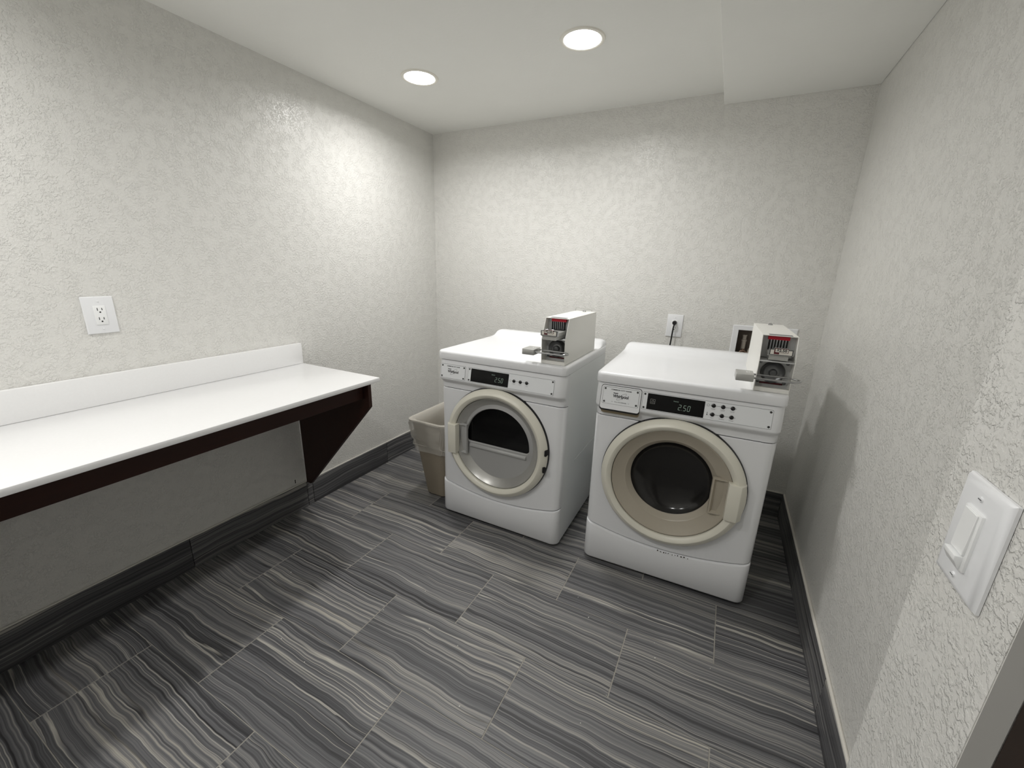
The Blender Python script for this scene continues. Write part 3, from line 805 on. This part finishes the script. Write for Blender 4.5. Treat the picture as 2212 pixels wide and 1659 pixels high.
    mb.grid([ringp(-.006, -.004, -.002), ringp(-.004, -.002, -.014), ringp(.002, .003, -.015), ringp(.010, .010, -.002)], closed=True); mb.face(ringp(.010, .010, -.002))
    mb.build('finger_pocket', pm, d, smooth=25)
    if not washer:
        for zz in (.540, .452):
            q = DUC+math.sqrt(.287**2-(zz-.014-DZC)**2)
            mb = MB(); mb.box(q-.007, -.036, zz-.03, q+.003, -.006, zz, .002, 1)
            mb.build('hinge_notch', 'dark_gap', d)
    if washer:
        mb = MB(); rg = random.Random(5)
        for i in range(11):
            u = .335+.0125*i+rg.uniform(-.003, .003); ww = rg.uniform(.002, .006); hh = rg.uniform(.0012, .003); z = toe_z(u)-.0055+rg.uniform(-.001, .002)
            mb.box(u, -.0088, z, u+ww, -.0040, z+hh)
        o = mb.build('rust_chip', 'rust', t, smooth=0); o['kind'] = 'stuff'; o['label'] = 'row of small dark chips along the toe panel seam'
    return t
DL, DR = (.7185, -.918, 0), -.0006
WL, WR = (1.5535, -.9043, 0), .0255
machine('dryer', DL, DR, 'white front-load coin dryer with a half-round dark window, on the left')
machine('washer', WL, WR, 'white front-load coin washer with a round dark glass bowl, on the right')

# ------------------------------------------------------------------ coin meters on top of the machines
def local(L0, rz, u, v, z=0):
    c, s = math.cos(rz), math.sin(rz); return (L0[0]+u*c-v*s, L0[1]+u*s+v*c, z)
def coin_meter(L0, rz, u0, out, label, locklabel):
    ZB = .9535
    p = local(L0, rz, u0, 0, ZB)
    t = tag(empty('coin_meter', p, rz), label, 'coin meter', 'coin meters on the machines')
    w_, D0, H_ = .113, .455, .205
    th = .0025
    side = [(-.004, 0), (-.012, .115), (.028, H_), (.440, H_-.002), (D0, 0)]
    mb = MB()
    mb.prism(side, 'x', 0, th, .0006, 1); mb.prism(side, 'x', w_-th, w_, .0006, 1)
    mb.prism([(.027, H_-th), (.028, H_), (.440, H_-.002), (.4395, H_-.002-th)], 'x', th, w_-th)
    mb.prism([(.440, H_-.003), (D0, 0), (D0-.004, 0), (.436, H_-.003)], 'x', th, w_-th)
    mb.box(th, -.003, 0, w_-th, D0-.005, th)
    mb.build('housing', 'meter', t, smooth=25)
    mb = MB(); mb.box(.022, .03, H_, .095, .055, H_+.001); mb.build('top_slot', 'plate_line', t, smooth=0)
    # inner back plates, shelf
    mb = MB(); mb.box(th, .06, .118, w_-th, .063, H_-th-.001); mb.box(th, .048, th, w_-th, .051, .111)
    mb.build('inner_plate', 'meter_in', t, smooth=0)
    mb = MB(); mb.box(th, -.0115, .1125, w_-th, .06, .1165, .0008, 1); mb.build('shelf', 'meter_in', t, smooth=0)
    mb = MB(); mb.box(th, -.003, .012, w_-th, .012, .016, .0005, 1); mb.box(th, -.004, th, w_-th, .0, .014); mb.build('lower_lip', 'meter', t, smooth=0)
    # coin mechanism: red label, comb of slots, slide with price card
    mb = MB(); mb.box(.022, .045, .187, .090, .058, .199); mb.build('red_label', 'red', t, smooth=0)
    for i in range(7):
        mb = MB(); a = .0255+.0092*i; mb.box(a, .040, .150, a+.0045, .058, .187, .0005, 1); mb.build('coin_slot', 'black', t, smooth=0)
    for i in range(6):
        mb = MB(); a = .0302+.0092*i; mb.box(a+.0005, .046, .152, a+.004, .058, .187); mb.build('slot_divider', 'white_plastic', t, smooth=0)
    s = -out
    mb = MB(); mb.box(.024, s-.004, .135, .094, .055, .150, .001, 1); mb.box(.029, s-.001, .1195, .089, .055, .135); sl = mb.build('coin_slide', 'steel', t, smooth=0)
    cu, cz = .0625, .1535
    mb = MB(); mb.prism([(cu-.039, .139), (cu+.039, .139), (cu+.039, .161), (cu+.024, .161), (cu+.022, .167), (cu-.022, .167), (cu-.024, .161), (cu-.039, .161)], 'y', s-.012, s-.004, .0008, 1); mb.build('slide_grip', 'chrome', sl)
    mb = MB(); mb.box(cu-.035, s-.0135, .141, cu+.035, s-.012, .160); mb.build('card_border', 'ink', sl, smooth=0)
    mb = MB(); mb.box(cu-.033, s-.0142, .1425, cu+.033, s-.0133, .1588); mb.build('price_card', 'paper', sl, smooth=0)
    mb = MB(); mb.box(cu-.022, s-.0147, .1440, cu-.006, s-.0140, .1585); mb.build('card_band', 'maroon', sl, smooth=0)
    mb = MB(); mb.box(cu-.020, s-.0160, .1500, cu+.021, s-.0145, .1645, .0004, 1); mb.build('price_border', 'maroon', sl, smooth=0)
    mb = MB(); mb.box(cu-.0187, s-.0166, .1512, cu+.0197, s-.0158, .1633); mb.build('price_label', 'paper', sl, smooth=0)
    mb = MB(); mt = Matrix.Translation((cu+.0005, s-.0168, .1540)) @ Matrix.Rotation(PI/2, 4, 'X')
    text_into(mb, '$2.50', .0125, mt, sx=1.12, bold=.0004); mb.build('price_lettering', 'ink', sl, smooth=0)
    # lower chamber: round lock dish and screws
    mb = MB(); mb.lathe([(.0405, .046), (.039, .034), (.036, .031), (.030, .038), (.020, .0405), (.014, .039), (.0135, .030), (.010, .026), (0, .0255)], (.0565, 0, .066), 'y', 40); mb.build('lock_dish', 'dark_steel', t, smooth=40)
    for du, dz in ((.014, .102), (.099, .102), (.014, .028), (.099, .028)):
        mb = MB(); mb.lathe([(.0065, .048), (.006, .044), (0, .0425)], (du, 0, dz), 'y', 14); mb.build('screw', 'dark_steel', t)
    mb = MB(); mb.box(.02, .044, .020, .095, .048, .026, .0005, 1); mb.build('reset_bar', 'maroon', t, smooth=0)
    # top knob
    mb = MB(); mb.lathe([(.009, 0), (.009, .004), (.006, .007), (0, .0078)], (.06, .40, H_-.0022), 'z', 18); mb.build('top_bolt', 'chrome', t)
    # locking bar through the side walls + padlock body hanging on it
    k = tag(empty('padlock', local(L0, rz, u0, 0, ZB+.056), rz), locklabel, 'padlock', 'padlocks on the coin meters')
    pts = [(-.012, -.05, 0), (.11, -.05, 0)]
    for i in range(1, 8):
        a = -PI/2+PI*i/8; pts.append((.114+.021*math.cos(a), -.0275+.0225*math.sin(a), .002))
    pts += [(.110, -.005, .004), (.05, -.003, .004), (-.012, -.003, .004)]
    mb = MB(); mb.tube(pts, .0034, 10); mb.build('shackle', 'chrome', k)
    mb = MB(); mb.box(-.068, -.068, -.012, -.010, .010, .014, .0025, 2); bd = mb.build('lock_body', 'steel', k)
    mb = MB(); mb.box(-.034, -.030, .0138, -.030, -.018, .0145); mb.box(-.026, -.026, .0138, -.0235, -.016, .0145); mb.build('stamp', 'plate', bd, smooth=0)
    return t
dm = coin_meter(DL, DR, .572, .068, 'grey metal coin meter with its coin slide pulled out, on the dryer', 'steel padlock with long shackle on the dryer coin meter')
coin_meter(WL, WR, .584, .0, 'grey metal coin meter with its coin slide pushed in, on the washer', 'steel padlock with long shackle on the washer coin meter')
# small wire bail seen behind the dryer's meter
mb = MB(); mb.tube([(.0, .43, .190), (.0, .44, .216), (.012, .445, .2175), (.085, .445, .212), (.085, .44, .195)], .0018, 6); mb.build('rear_bail', 'steel', dm)

# ------------------------------------------------------------------ bits of lint scattered on the tiles
mb = MB(); rg = random.Random(11)
for x, y in ((.70, -1.915), (.86, -1.93), (1.62, -1.17), (1.70, -1.245), (1.945, -1.245), (2.10, -1.33), (1.96, -1.30), (2.145, -1.245), (1.845, -1.52), (1.30, -1.62), (1.02, -1.46), (1.16, -1.60), (1.42, -1.80), (.42, -1.66), (1.80, -1.66), (.93, -1.62)):
    r_ = rg.uniform(.0012, .0026)
    mb.lathe([(0, .0008+r_), (r_*.8, .0006+r_*.5), (r_, .0003), (0, .0002)], (x+rg.uniform(-.01, .01), y+rg.uniform(-.01, .01), 0), 'z', 6)
o = mb.build('floor_lint', 'lint', smooth=0); o['kind'] = 'stuff'; tag(o, 'tiny white specks of lint scattered over the dark floor tiles', 'lint')
